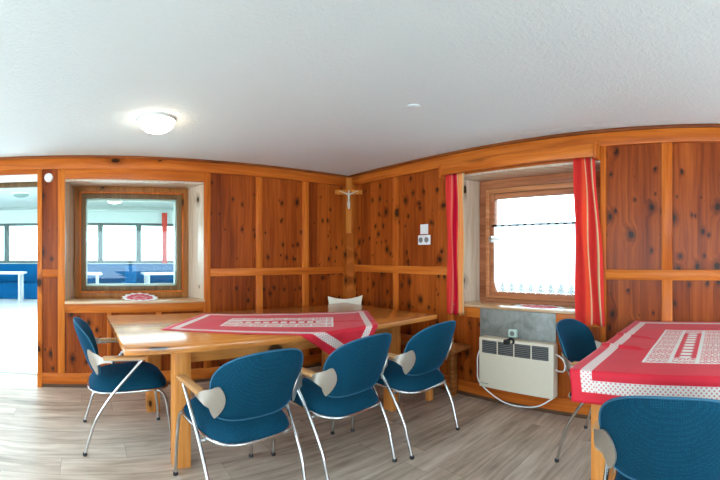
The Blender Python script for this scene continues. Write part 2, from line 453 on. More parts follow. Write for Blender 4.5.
def m_glass():
    n = N('window_glass')
    t = n.nd('ShaderNodeBsdfTransparent'); t.inputs[0].default_value = (0.95, 0.98, 0.96, 1)
    g = n.nd('ShaderNodeBsdfGlossy'); g.inputs['Roughness'].default_value = 0.02
    f = n.nd('ShaderNodeFresnel'); f.inputs[0].default_value = 1.35
    m = n.nd('ShaderNodeMixShader')
    n.t.links.new(f.outputs[0], m.inputs[0]); n.t.links.new(t.outputs[0], m.inputs[1]); n.t.links.new(g.outputs[0], m.inputs[2])
    n.t.links.new(m.outputs[0], n.out.inputs[0])
    return n.m
MAT['glass'] = m_glass()
def m_emit(name, c, s):
    n = N(name); e = n.nd('ShaderNodeEmission'); e.inputs[0].default_value = c + (1,); e.inputs[1].default_value = s
    n.t.links.new(e.outputs[0], n.out.inputs[0]); return n.m
LAMP_E = 9.0
MAT['lamp'] = m_emit('lit_lamp_glass', (1.0, 0.86, 0.66), LAMP_E)
MAT['farlamp'] = m_emit('lit_far_lamp', (1.0, 0.97, 0.9), 4.0)
MAT['farshade'] = plain('grey_green_lamp_shade', (0.22, 0.33, 0.28), 0.5)
MAT['grass'] = plain('outdoor_grass', (0.022, 0.026, 0.022), 0.9, 0, 0.3, 3)

# ------------------------------------------------------------------ setting : floor, ceiling, walls
struct(box('floor', MAT['floor'], -3.2, XR + 0.45, -3.2, YB + 0.42, -0.12, 0.0, bev=0))
ceil = struct(box('ceiling', MAT['ceiling'], -3.2, XR + 0.45, -3.2, YB + 0.42, ZC, 2.85, bev=0))
# the gently rounded plaster fold where the ceiling meets the right wall
t1 = MB()
t1.tube([(XR - 0.16, y, ZC + 0.010) for y in (-3.0, 1.0, 3.3)], 0.012, 8)
struct(t1.build('trim_1', MAT['ceiling']))

# ---- left wall (faces the camera's left half)
WL = sempty('wall_left')
T = 0.42
core = MB()
core.box(-3.2, -1.40, YB, YB + T, 0, ZC + 0.6)
core.box(-1.40, -0.448, YB, YB + T, 2.007, ZC + 0.6)
core.box(-0.448, -0.20, YB, YB + T, 0, ZC + 0.6)
core.box(-0.20, 1.16, YB, YB + T, 0, 0.79)
core.box(-0.20, 1.16, YB, YB + T, 1.955, ZC + 0.6)
core.box(1.16, XR + 0.45, YB, YB + T, 0, ZC + 0.6)
core.build('plaster_core', MAT['plaster'], WL, smooth=False)
P1, F1 = YB - 0.004, YB - 0.022          # panel face, stile face
def lw(name, mat, x0, x1, z0, z1, face=None, back=None, bev=0.003):
    f = P1 if mat is MAT['panel'] else F1
    return box(name, mat, x0, x1, face if face is not None else f, back if back is not None else YB + 0.002, z0, z1, WL, bev)
PAN, FV, FH = MAT['panel'], MAT['frameV'], MAT['frameH']
# panels
for (a, b, c, d) in ((-0.405, -0.25, 0.13, 1.04), (-0.405, -0.25, 1.105, 2.06),
                     (-0.19, 0.21, 0.13, 0.71), (0.24, 0.68, 0.13, 0.71), (0.715, 1.15, 0.13, 0.71),
                     (1.21, 1.71, 0.13, 1.04), (1.21, 1.71, 1.10, 2.06),
                     (1.775, 2.262, 0.13, 1.04), (1.775, 2.262, 1.10, 2.06),
                     (2.334, 2.83, 0.13, 1.04), (2.334, 2.83, 1.10, 2.06),
                     (-3.2, -1.47, 0.13, 1.04), (-3.2, -1.47, 1.10, 2.06)):
    lw('panel', PAN, a, b, c, d)
# stiles
for (a, b, c, d) in ((-0.448, -0.402, 0.0, 2.052), (-0.254, -0.188, 0.135, 2.052), (1.147, 1.214, 0.135, 2.052),
                     (1.706, 1.778, 0.135, 1.037), (1.706, 1.778, 1.108, 2.052), (2.259, 2.337, 0.135, 1.037), (2.259, 2.337, 1.108, 2.052),
                     (0.207, 0.246, 0.135, 0.705), (0.674, 0.722, 0.135, 0.705), (-1.47, -1.40, 0.0, 2.052)):
    lw('stile', FV, a, b, c, d)
# rails
for (a, b, c, d) in ((-0.402, -0.254, 1.035, 1.110), (1.214, 2.82, 1.035, 1.110), (-0.188, 1.147, 0.703, 0.788),
                     (-0.402, 2.82, 0.036, 0.137), (-3.2, -1.47, 1.035, 1.110), (-3.2, -1.47, 0.036, 0.137)):
    lw('rail', FH, a, b, c, d)
lw('header_board', FH, -0.188, 1.147, 1.956, 2.052)
lw('header_board', FH, -1.40, -0.448, 2.007, 2.052)
lw('beam', FH, -3.2, XR, 2.050, 2.150, YB - 0.032)
lw('crown_moulding', MAT['cornice'], -3.2, XR, 2.148, ZC, YB - 0.050, bev=0.006)
lw('shaded_plinth', MAT['gap'], -0.402, 2.9, 0.0, 0.038, YB - 0.008)
MB().prism([(2.812, YB), (2.812, 3.715), (2.862, 3.658), (XR, 3.658), (XR, YB)], 0.0, 2.06).build('corner_post', MAT['post'], WL, smooth=False)

# ---- right wall
WR = sempty('wall_right')
core = MB()
TX = 0.45
core.box(XR, XR + TX, -0.5, 0.86, 0, ZC + 0.6)
core.box(XR, XR + TX, -3.2, -2.3, 0, ZC + 0.6)
core.box(XR, XR + TX, -2.3, -0.5, 0, 0.70); core.box(XR, XR + TX, -2.3, -0.5, 2.0, ZC + 0.6)
core.box(XR, XR + TX, 2.26, YB + 0.1, 0, ZC + 0.6)
core.box(XR, XR + TX, 0.86, 2.26, 0, 0.79)
core.box(XR, XR + TX, 0.86, 2.26, 1.955, ZC + 0.6)
core.build('plaster_core', MAT['plaster'], WR, smooth=False)
P2, F2 = XR - 0.004, XR - 0.022
def rw(name, mat, y0, y1, z0, z1, face=None, bev=0.003):
    f = P2 if mat is MAT['panel'] else F2
    return box(name, mat, face if face is not None else f, XR + 0.002, y0, y1, z0, z1, WR, bev)
for (a, b, c, d) in ((3.02, 3.70, 0.13, 1.065), (3.02, 3.70, 1.125, 2.06), (2.29, 2.957, 0.13, 1.065), (2.29, 2.957, 1.125, 2.06),
                     (1.56, 2.25, 0.13, 0.71), (0.87, 1.54, 0.13, 0.71),
                     (0.415, 0.845, 0.13, 1.065), (0.415, 0.845, 1.125, 2.06), (-0.25, 0.345, 0.13, 1.065), (-0.25, 0.345, 1.125, 2.06),
                     (-0.45, -0.32, 0.13, 1.065), (-0.45, -0.32, 1.125, 2.06), (-2.3, -0.51, 0.13, 0.64)):
    rw('panel', PAN, a, b, c, d)
for (a, b) in ((2.953, 3.025), (0.342, 0.420), (-0.325, -0.245), (-0.51, -0.44)):
    rw('stile', FV, a, b, 0.135, 1.063); rw('stile', FV, a, b, 1.133, 2.052)
for (a, b) in ((2.24, 2.30), (0.838, 0.881)):
    rw('stile', FV, a, b, 0.135, 2.052)
rw('stile', FV, 1.53, 1.57, 0.135, 0.705)
for (a, b, c, d) in ((2.30, 3.66, 1.060, 1.135), (-0.51, 0.838, 1.060, 1.135), (-2.3, -0.51, 0.62, 0.70), (0.881, 2.24, 0.703, 0.788), (-3.2, 3.66, 0.036, 0.137)):
    rw('rail', FH, a, b, c, d)
rw('header_board', FH, 0.881, 2.24, 1.956, 2.052)
rw('beam', FH, -3.2, YB - 0.03, 2.050, 2.150, XR - 0.032)
rw('crown_moulding', MAT['cornice'], -3.2, YB - 0.05, 2.148, ZC, XR - 0.050, bev=0.006)
rw('shaded_plinth', MAT['gap'], -3.2, 3.66, 0.0, 0.038, XR - 0.008)

# ---- window 1 : inner window in the left wall, deep splayed recess
W1 = sempty('window_1')
x0, x1, xb0, xb1, yb = -0.188, 1.147, -0.107, 1.068, 4.10
rv = MAT['reveal']
MB().prism([(x0, YB - 0.004), (xb0, yb), (xb0, YB + T), (x0 - 0.03, YB + T), (x0 - 0.03, YB + 0.003)], 0.79, 1.965).build('reveal_board', rv, W1)
MB().prism([(x1, YB - 0.004), (x1 + 0.03, YB + 0.003), (x1 + 0.03, YB + T), (xb1, YB + T), (xb1, yb)], 0.79, 1.965).build('reveal_board', rv, W1)
box('soffit_board', rv, x0, x1, YB + 0.002, YB + T, 1.938, 1.957, W1)
box('sill', MAT['sill'], x0 - 0.002, x1 + 0.002, YB - 0.045, YB + T, 0.786, 0.812, W1, 0.006)
def frame_rect(a0, a1, z0, z1, w, d0, d1, axis, bw=None):
    """four bars of width w around a rectangle; axis 'x' = lies in the y plane, 'y' = lies in the x plane"""
    bw = bw if bw is not None else w
    m = MB()
    def b(p, q, r, s):
        if axis == 'x': m.box(p, q, d0, d1, r, s, 0.004)
        else: m.box(d0, d1, p, q, r, s, 0.004)
    b(a0, a0 + w, z0, z1); b(a1 - w, a1, z0, z1); b(a0 + w, a1 - w, z1 - w, z1); b(a0 + w, a1 - w, z0, z0 + bw)
    return m
frame_rect(xb0, xb1, 0.812, 1.938, 0.052, yb - 0.01, yb + 0.06, 'x').build('casing', MAT['casing'], W1)
frame_rect(xb0 + 0.05, xb1 - 0.05, 0.862, 1.888, 0.018, yb - 0.025, yb + 0.05, 'x').build('bead', MAT['frameV'], W1)
sash = frame_rect(xb0 + 0.066, xb1 - 0.066, 0.878, 1.872, 0.050, yb + 0.0, yb + 0.05, 'x').build('sash', MAT['sash'], W1)
MB().box(0.005, 0.955, yb + 0.022, yb + 0.026, 0.925, 1.825).build('pane', MAT['glass'], W1)
frame_rect(xb0 + 0.105, xb1 - 0.105, 0.92, 1.83, 0.028, yb + 0.055, yb + 0.10, 'x').build('outer_frame', MAT['farwall'], W1)

# ---- window 2 : outside window in the right wall
W2 = sempty('window_2')
ya0, ya1, yc0, yc1, xb = 0.881, 2.24, 0.96, 2.16, 3.20
MB().prism([(XR - 0.004, ya1), (XR + 0.003, ya1 + 0.03), (XR + TX, ya1 + 0.03), (XR + TX, yc1), (xb, yc1)], 0.79, 1.965).build('reveal_board', rv, W2)
MB().prism([(XR - 0.004, ya0), (xb, yc0), (XR + TX, yc0), (XR + TX, ya0 - 0.03), (XR + 0.003, ya0 - 0.03)], 0.79, 1.965).build('reveal_board', rv, W2)
box('soffit_board', rv, XR + 0.002, XR + TX, ya0, ya1, 1.940, 1.957, W2)
box('sill', MAT['sill'], XR - 0.045, XR + TX, ya0 - 0.002, ya1 + 0.002, 0.792, 0.815, W2, 0.006)
frame_rect(yc0, yc1, 0.812, 1.940, 0.080, xb - 0.01, xb + 0.07, 'y', 0.03).build('casing', MAT['casing2'], W2)
frame_rect(yc0 + 0.078, yc1 - 0.078, 0.840, 1.862, 0.010, xb - 0.016, xb + 0.05, 'y').build('gap_line', MAT['sash'], W2)
frame_rect(yc0 + 0.086, yc1 - 0.086, 0.848, 1.854, 0.042, xb - 0.035, xb + 0.05, 'y', 0.02).build('frame', MAT['casing3'], W2)
frame_rect(yc0 + 0.127, yc1 - 0.127, 0.857, 1.813, 0.008, xb - 0.022, xb + 0.05, 'y').build('gap_line', MAT['sash'], W2)
sh = frame_rect(yc0 + 0.134, yc1 - 0.134, 0.864, 1.806, 0.046, xb - 0.03, xb + 0.035, 'y').build('sash', MAT['casing2'], W2)
MB().box(xb + 0.006, xb + 0.010, yc0 + 0.17, yc1 - 0.17, 0.90, 1.77).build('pane', MAT['glass'], W2)
hd = MB(); hd.box(xb - 0.07, xb - 0.018, 1.985, 2.015, 1.36, 1.42, 0.004); hd.box(xb - 0.085, xb - 0.066, 1.90, 2.012, 1.382, 1.398, 0.004)
hd.build('handle', MAT['brushed'], W2)

ws = MB(); ws.box(-3.3, -3.2, -3.2, YB + T, 0, 0.55); ws.box(-3.3, -3.2, -3.2, YB + T, 1.98, ZC + 0.6); ws.box(-3.3, -3.2, -3.2, -2.6, 0.55, 1.98); ws.box(-3.3, -3.2, 3.3, YB + T, 0.55, 1.98)
struct(ws.build('wall_side', MAT['plaster'], smooth=False))  # unseen wall, added with a wide opening that limits light from this side
WS = sempty('window_12')  # unseen window row, added as a daylight opening for the room
for a, b in ((-2.6, -0.65), (-0.65, 1.32), (1.32, 3.3)): frame_rect(a, b, 0.55, 1.98, 0.05, -3.28, -3.22, 'y').build('frame', MAT['casing2'], WS)
wb = MB(); wb.box(-3.2, XR + TX, -3.3, -3.2, 0, 0.55); wb.box(-3.2, XR + TX, -3.3, -3.2, 2.0, ZC + 0.6)
wb.box(-3.2, -1.6, -3.3, -3.2, 0.55, 2.0); wb.box(2.75, XR + TX, -3.3, -3.2, 0.55, 2.0)
struct(wb.build('wall_back', MAT['plaster'], smooth=False))  # unseen rear wall, added so less sky light reaches the facing surfaces
WB = sempty('window_14')  # unseen rear windows, added to lift the light on the floor
for a, b in ((-1.6, -0.15), (-0.15, 1.3), (1.3, 2.75)): frame_rect(a, b, 0.55, 2.0, 0.05, -3.28, -3.22, 'x').build('frame', MAT['frameV'], WB)

WN = sempty('window_13')  # unseen window, added and enlarged to brighten the floor on this side
frame_rect(-2.3, -0.5, 0.70, 2.0, 0.07, XR + 0.25, XR + 0.31, 'y').build('frame', MAT['casing2'], WN)
MB().box(XR + 0.275, XR + 0.279, -2.24, -0.56, 0.76, 1.94).build('pane', MAT['glass'], WN)
# ---- doorway
D1 = sempty('door_1')
m = MB(); m.box(-1.40, -0.448, YB + T - 0.05, YB + T, 1.955, 2.007, 0.003); m.box(-1.40, -1.35, YB + T - 0.05, YB + T, 0, 1.955, 0.003)
m.build('frame', MAT['sash'], D1)
box('threshold', MAT['fargrey'], -1.40, -0.448, YB + T - 0.03, YB + T + 0.01, 0.0, 0.006, D1, 0.002)

# ------------------------------------------------------------------ far room beyond the left wall
YF = 12.0
ZF = 2.70
struct(box('floor_far', MAT['floor2'], -7, 6, YB + T, YF + 0.3, -0.12, -0.001, bev=0))
struct(box('ceiling_far', MAT['farwall'], -7, 6, 7.0, YF + 0.3, ZF, ZF + 0.15, bev=0))
struct(box('ceiling_far', MAT['farwall'], -7, 6, YB + T, 5.2, ZF, ZF + 0.15, bev=0))  # unseen gap left between the two strips is an added skylight
struct(box('wall_far', MAT['farwall'], -7.15, -7, YB + T, YF + 0.25, 0, ZF + 0.15, bev=0))  # unseen end walls, added to hold down the far room's brightness
struct(box('wall_far', MAT['farwall'], 6, 6.15, YB + T, YF + 0.25, 0, ZF + 0.15, bev=0))
wf = MB()
wf.box(-7, 6, YF, YF + 0.25, 0, 1.02); wf.box(-7, 6, YF, YF + 0.25, 2.22, ZF)
struct(wf.build('wall_far', MAT['farwall'], smooth=False))
struct(box('trim_2', MAT['farwall'], -7, 6, YF - 0.12, YF, 2.56, 2.62, bev=0.01))
k = 3
mull = [-5.6, -4.5, -3.6, -2.37, -0.72, 0.46, 1.61, 2.80, 4.0, 5.2]
for a, b in zip(mull, mull[1:]):
    w = sempty('window_%d' % k); k += 1
    frame_rect(a, b, 1.02, 2.22, 0.08, YF + 0.04, YF + 0.12, 'x').build('frame', MAT['fargreen'], w)
    MB().box(a + 0.05, b - 0.05, YF + 0.075, YF + 0.08, 1.07, 2.17).build('pane', MAT['glass'], w)
bn = thing('wall_bench', 'long blue bench with panelled back below the far dining room windows', 'bench', (0, YF - 0.3, 0))
box('backrest', MAT['farblue'], -6, 5, YF - 0.07, YF - 0.005, 0.45, 1.0, bn, 0.01, True)
box('seat', MAT['farblue'], -6, 5, YF - 0.55, YF - 0.07, 0.0, 0.46, bn, 0.02, True)
be = thing('bench_end', 'blue upright bench end standing between two white tables in far room', 'bench', (1.22, 10.9, 0))
MB().prism([(1.0, 10.65), (1.37, 10.65), (1.37, 11.15), (1.0, 11.15)], 0.0, 0.52, 0.02).build('seat', MAT['farblue'], be, world=True)
MB().prism([(1.06, 10.72), (1.36, 10.60), (1.38, 10.66), (1.08, 10.78)], 0.50, 0.98, 0.02).build('backrest', MAT['farblue'], be, world=True)
def far_table(x0, x1, y, label, z=0.80):
    t = thing('far_dining_table', label, 'table', ((x0+x1)/2, y, 0), 0, None)
    box('tabletop', MAT['farwhite'], x0, x1, y - 0.35, y + 0.35, z - 0.05, z, t, 0.008, True)
    for sx in (x0 + 0.12, x1 - 0.12):
        for sy in (y - 0.26, y + 0.26):
            box('leg', MAT['fargrey'], sx - 0.035, sx + 0.035, sy - 0.035, sy + 0.035, 0, z - 0.045, t, 0.004, True)
far_table(-2.75, -1.62, 10.9, 'white topped table seen through the open doorway')
far_table(-0.45, 0.44, 10.6, 'white topped table seen at the left edge of the inner window')
far_table(1.50, 2.75, 10.5, 'white topped table seen at the right of the inner window beside blue bench end')
cf = MB()
cf.grid(24, 4, lambda a, b: Vector((2.28 + 0.16*a, YF - 0.16 + 0.02*sin(a*16), 1.02 + 1.5*b)))
tag(cf.build('far_curtain', MAT['farred']), 'narrow red curtain hanging beside the far dining room window', 'curtain')
def far_lamp(x, y, z, label, mat='farlamp'):
    t = thing('far_ceiling_lamp', label, 'lamp', (x, y, z))
    MB().lathe([(0, 0), (0.22, 0), (0.22, -0.02), (0.20, -0.02)], (0, 0, 0)).build('base', MAT['lampbase'], t)
    MB().lathe([(0.20, -0.02), (0.17, -0.055), (0.10, -0.08), (0, -0.09)], (0, 0, 0)).build('diffuser', MAT[mat], t)
far_lamp(0.78, 10.6, ZF, 'round lit ceiling lamp of the far room seen through the inner window')
far_lamp(-1.50, 9.4, ZF, 'round ceiling lamp of the far room seen at the top of the doorway', 'farshade')
# ------------------------------------------------------------------ outdoors
g = MB(); g.box(3.5, 60, -40, 45, -0.62, -0.6); g.box(-40, 3.4, 13, 60, -0.62, -0.6)
struct(g.build('ground', MAT['grass'], smooth=False))

# ------------------------------------------------------------------ chair
ZT, ZB0 = 0.800, 0.500
def lean(z): return 0.045 - 0.115 * ((z - 0.5) / 0.3)
BA = 0.260
def back_x(s, z): return lean(z) + 0.080 * abs(s / BA) ** 2.3
def back_outline(ph, r=1.0, grow=0.0):
    c, s = cos(ph), sin(ph)
    n = 2.7 if s > 0 else 4.5
    a = (BA + grow) * (abs(c) ** (2/n)) * (1 if c >= 0 else -1)
    b = (0.17 + grow) * (abs(s) ** (2/n)) * (1 if s >= 0 else -1)
    a *= 1 - 0.10 * (0.5 - b/0.34) ** 1.5 if b < 0.17 else 1
    a *= r; b *= r
    z = 0.637 + b - 0.008 * (a / BA) ** 2 * (1 if b > 0 else 0)
    return a, z
def make_chair():
    root = thing('armchair', 'x', 'chair')
    OX = -0.275
    def V(x, y, z): return Vector((x + OX, y, z))
    # seat cushion
    m = MB(); t = bmesh.new(); n = 44
    def seat_pt(ph, r, top):
        e = 3.6
        c, s = cos(ph), sin(ph)
        px = 0.258 * (abs(c) ** (2/e)) * (1 if c >= 0 else -1) * r
        py = 0.240 * (abs(s) ** (2/e)) * (1 if s >= 0 else -1) * r
        py *= 1 + 0.05 * (px / 0.25)
        h = (max(0, 1 - r ** 3.2)) ** 0.5
        z = 0.402 + (0.082 * h + 0.012*(1-r*r) if top else -0.014 * h)
        z -= 0.016 * max(0, px / 0.25) ** 3 + 0.036 * (0.5 - px / 0.516) - 0.004
        return V(0.286 + px, py, z)
    rs = [0.0, 0.25, 0.5, 0.7, 0.82, 0.9, 0.955, 0.985, 1.0]
    rings = []
    seq = [(r, True) for r in rs] + [(r, False) for r in reversed(rs[:-1])]
    for r, top in seq:
        if r == 0: rings.append([t.verts.new(seat_pt(0, 0, top))])
        else: rings.append([t.verts.new(seat_pt(2*pi*k/n, r, top)) for k in range(n)])
    def join(rings, n):
        for A, B in zip(rings, rings[1:]):
            for k in range(n):
                if len(A) == 1: t.faces.new((A[0], B[k], B[(k+1) % n]))
                elif len(B) == 1: t.faces.new((A[k], A[(k+1) % n], B[0]))
                else: t.faces.new((A[k], A[(k+1) % n], B[(k+1) % n], B[k]))
    join(rings, n)
    m.add(t); seat = m.build('seat', MAT['fabric'], root, angle=80)
    rim = [seat_pt(2*pi*k/n, 1.015, False) + Vector((0, 0, -0.002)) for k in range(n)]
    MB().tube(rim, 0.0085, 8, closed=True).build('seat_rim', MAT['chrome'], root, angle=80)
    # backrest
    m = MB(); t = bmesh.new(); n = 56
    rings = []
    for r, side in [(r, 1) for r in rs] + [(r, -1) for r in reversed(rs[:-1])]:
        h = 0.021 * (max(0, 1 - r ** 5)) ** 0.5
        if r == 0:
            rings.append([t.verts.new(V(back_x(0, 0.637) + side*0.021, 0, 0.637))]); continue
        ring = []
        for k in range(n):
            a, z = back_outline(2*pi*k/n, r)
            ring.append(t.verts.new(V(back_x(a, z) + side*h, a, z)))
        rings.append(ring)
    join(rings, n)
    m.add(t); back = m.build('backrest', MAT['fabric'], root, angle=80)
    pp = []
    for k in range(72):
        a, z = back_outline(2*pi*k/72, 1.0)
        pp.append(V(back_x(a, z) - 0.004, a*1.004, z))
    MB().tube(pp, 0.0042, 6, closed=True).build('piping', MAT['piping'], back, angle=80)
    for s in (-1, 1):
        # flared plate from arm end to the rear face of the backrest
        plan = [(0.165, 0.276), (0.140, 0.280), (0.115, 0.282), (0.094, 0.279), (0.074, 0.268), (None, 0.246), (None, 0.230), (None, 0.214), (None, 0.200), (None, 0.188)]
        hh = [0.011, 0.012, 0.015, 0.022, 0.034, 0.049, 0.063, 0.073, 0.078, 0.079]
        zc = [0.592, 0.593, 0.595, 0.596, 0.594, 0.590, 0.584, 0.578, 0.573, 0.570]
        m = MB(); t = bmesh.new(); G = []
        NQ = 8
        for side in (0, 1):
            L = []
            for (px, py), h, c in zip(plan, hh, zc):
                col = []
                for q in range(NQ + 1):
                    f = -1 + 2*q/NQ
                    z = c + f*h
                    yy = py
                    if px is None:
                        yy = py + 0.030 * f * f * max(0, 0.246 - py) / 0.058
                        x = back_x(yy, z) - 0.021*(max(0, 1 - (yy/BA)**5))**0.5 - 0.004
                    else: x = px
                    if side:
                        if px is None or px < 0.07: x -= 0.006; yy += 0.004
                        else: yy += 0.008
                    col.append(t.verts.new(V(x, s*yy, z)))
                L.append(col)
            G.append(L)
        NC = len(plan)
        for L in G:
            for i in range(NC-1):
                for q in range(NQ): t.faces.new((L[i][q], L[i+1][q], L[i+1][q+1], L[i][q+1]))
        for i in range(NC-1):
            for q in (0, NQ): t.faces.new((G[0][i][q], G[0][i+1][q], G[1][i+1][q], G[1][i][q]))
        for i in (0, NC-1):
            for q in range(NQ): t.faces.new((G[0][i][q], G[0][i][q+1], G[1][i][q+1], G[1][i][q]))
        m.add(t); m.build('arm_bracket', MAT['brushed'], root, angle=60)
        # wooden armrest
        m = MB(); m.box(0.110 + OX, 0.378 + OX, s*0.276 - 0.027, s*0.276 + 0.027, 0.597, 0.617, 0.008, 3)
        m.build('armrest', MAT['arm'], root)
        # chrome: slanted leg that carries the arm
        p = smooth_path([V(0, s*0.254, 0.008), V(0.030, s*0.257, 0.11), V(0.072, s*0.261, 0.23), V(0.180, s*0.267, 0.395), V(0.335, s*0.275, 0.572), V(0.352, s*0.276, 0.590), V(0.325, s*0.276, 0.594), V(0.12, s*0.276, 0.594)], 5)
        lg = MB().tube(p, 0.0098, 10).build('leg', MAT['chrome'], root, angle=80)
        MB().lathe([(0, 0), (0.013, 0), (0.015, 0.006), (0.013, 0.018), (0, 0.018)], V(0, s*0.254, 0), 14).build('foot', MAT['rubber'], lg)
        p = smooth_path([V(0.40, s*0.230, 0.392), V(0.46, s*0.236, 0.386), V(0.498, s*0.240, 0.355), V(0.518, s*0.243, 0.28), V(0.54, s*0.245, 0.12), V(0.55, s*0.245, 0.008)], 5)
        lg = MB().tube(p, 0.0098, 10).build('leg', MAT['chrome'], root, angle=80)
        MB().lathe([(0, 0), (0.013, 0), (0.015, 0.006), (0.013, 0.018), (0, 0.018)], V(0.55, s*0.245, 0), 14).build('foot', MAT['rubber'], lg)
    MB().tube([V(0.158, -0.265, 0.362), V(0.158, 0.265, 0.362)], 0.008, 8).build('crossbar', MAT['chrome'], root)
    return root
def copy_tree(o, parent=None):
    c = o.copy(); COL.objects.link(c); c.parent = parent
    for ch in list(o.children): copy_tree(ch, c)
    return c
chair0 = make_chair()
# rear-feet midpoint, facing angle (0 = +x)
CH = [(0.0, 2.755, 0.0, 'blue armchair at the left end of the long pine table, seen from its side'),
      (0.812, 1.705, 96.5, 'blue armchair along the front of the long table, nearest the pine table leg at left'),
      (1.432, 1.722, 96.5, 'blue armchair in the middle of the three along the front of the long table'),
      (2.035, 1.718, 94.0, 'blue armchair at the front of the long table, last before the white heater'),
      (2.487, 0.950, -91, 'blue armchair below the curtained window, pushed in at the red covered table'),
      (1.285, 0.155, 1.0, 'blue armchair closest to the camera, its padded back in front of the red tablecloth')]
for i, (x, y, a, lab) in enumerate(CH):
    c = chair0 if i == 0 else copy_tree(chair0)
    a = radians(a)
    c.location = (x + 0.275*cos(a), y + 0.275*sin(a), 0); c.rotation_euler = (0, 0, a)
    c['label'] = lab; c['group'] = 'blue armchairs around the two tables'

# ------------------------------------------------------------------ long table
TR = radians(1.4)
TC = Vector((1.396, 2.785))
tb = thing('dining_table', 'long pale pine table in the corner with a red cloth lying askew on it', 'table', (TC.x, TC.y, 0), TR)
hx, hy = 1.202, 0.615
MB().box(-hx, hx, -hy, hy, 0.702, 0.740, 0.005).build('tabletop', MAT['table'], tb)
for sx in (-1, 1):
    for sy in (-1, 1):
        cx, cy = sx*0.845, sy*0.435
        MB().box(cx-0.05, cx+0.05, cy-0.05, cy+0.05, 0, 0.703, 0.004).build('leg', MAT['tleg'], tb)
for sy in (-1, 1): MB().box(-0.80, 0.80, sy*0.435-0.014, sy*0.435+0.014, 0.605, 0.703, 0.003).build('apron', MAT['tapron'], tb)
for sx in (-1, 1): MB().box(sx*0.845-0.014, sx*0.845+0.014, -0.39, 0.39, 0.605, 0.703, 0.003).build('apron', MAT['tapron'], tb)

# ------------------------------------------------------------------ red cloth lying askew on it
A, B, C, D = Vector((0.505, 2.655)), Vector((0.985, 3.29)), Vector((2.335, 2.775)), Vector((1.715, 1.865))
def near_edge(x):          # world y of the table's front edge at x
    return TC.y + ((x - TC.x) * sin(TR) - hy) / cos(TR)
def cloth_pt(u, v):
    p = A.lerp(D, u).lerp(B.lerp(C, u), v)
    z = 0.7425
    wr = 0.5 + 0.5*noise.noise(Vector((p.x*5, p.y*5, 1.3)))
    z += 0.006 * max(0, wr - 0.35)
    # a pair of long soft creases
    z += 0.005 * math.exp(-((v - 0.62 + 0.12*u) / 0.018)**2) * (1 if u > 0.35 else u/0.35)
    z += 0.007 * math.exp(-((u - 0.80 - 0.15*v) / 0.02)**2) * v
    ye = near_edge(p.x) - 0.003
    e = ye - p.y
    if e > 0:
        rr = 0.012
        q = min(e / rr, pi/2)
        yy = ye - rr*sin(q); zz = z - rr*(1 - cos(q)) - max(0, e - rr*pi/2)
        yy -= 0.018 * min(1, e/0.15) * (0.5 + 0.5*sin(p.x*38 + e*6)) 
        return Vector((p.x, yy, zz))
    return Vector((p.x, p.y, z))
m = MB(); m.grid(120, 80, cloth_pt)
tc = m.build('tablecloth', MAT['cloth'], smooth=True, angle=180)
sd = tc.modifiers.new('thick', 'SOLIDIFY'); sd.thickness = 0.0015; sd.offset = 1
tag(tc, 'red cloth with white lace border lying askew across the long pine table', 'tablecloth', 'red lace tablecloths')

# ------------------------------------------------------------------ second table
T2Z = 0.762
X20, X21, Y20, Y21 = 1.575, 2.865, -0.30, 0.605
t2 = thing('dining_table', 'wooden table against the right wall hidden under a red lace tablecloth', 'table', ((X20+X21)/2, (Y20+Y21)/2, 0))
box('tabletop', MAT['table'], X20, X21, Y20, Y21, T2Z - 0.04, T2Z, t2, 0.005, True)
for x in (X20 + 0.11, X21 - 0.046):
    for y in (Y20 + 0.10, Y21 - 0.10):
        box('leg', MAT['tleg'], x-0.040, x+0.040, y-0.040, y+0.040, 0, T2Z - 0.038, t2, 0.004, True)
for y in (Y20 + 0.10, Y21 - 0.10): box('apron', MAT['tapron'], X20 + 0.15, X21 - 0.086, y-0.013, y+0.013, T2Z - 0.13, T2Z - 0.038, t2, 0.003, True)
for x in (X20 + 0.11, X21 - 0.046): box('apron', MAT['tapron'], x-0.013, x+0.013, Y20 + 0.14, Y21 - 0.14, T2Z - 0.13, T2Z - 0.038, t2, 0.003, True)
def cloth2(u, v):
    X = 2.875 - u*1.440; Y = 0.612 - v*0.90
    z = T2Z + 0.0025
    wr = 0.5 + 0.5*noise.noise(Vector((X*4.5, Y*4.5, 5.3)))
    z += 0.006*max(0, wr - 0.3)
    z += 0.012*math.exp(-((X - 1.98 - 0.22*(Y-0.3)) / 0.02)**2) * (1 if Y > 0.36 else 0.0) * min(1, (Y-0.36)/0.06 if Y > 0.36 else 0)
    z += 0.008*math.exp(-((X - 2.25 - 0.35*(Y-0.3)) / 0.018)**2) * min(1, max(0, (Y-0.36)/0.06))
    e = (X20 - 0.003) - X
    if e > 0:
        rr = 0.010; q = min(e/rr, pi/2)
        xx = X20 - 0.003 - rr*sin(q) - 0.010*min(1, e/0.12)*(0.5+0.5*sin(Y*19+1))
        return Vector((xx, Y + 0.012*min(1, e/0.1)*(1 if Y > 0.5 else 0)*-1, z - rr*(1-cos(q)) - max(0, e - rr*pi/2)))
    return Vector((X, Y, z))
m = MB(); m.grid(110, 70, cloth2)
tc = m.build('tablecloth', MAT['cloth'], smooth=True, angle=180)
sd = tc.modifiers.new('thick', 'SOLIDIFY'); sd.thickness = 0.0015; sd.offset = -1
tag(tc, 'red cloth with white lace panel spread square over the table by the right wall', 'tablecloth', 'red lace tablecloths')

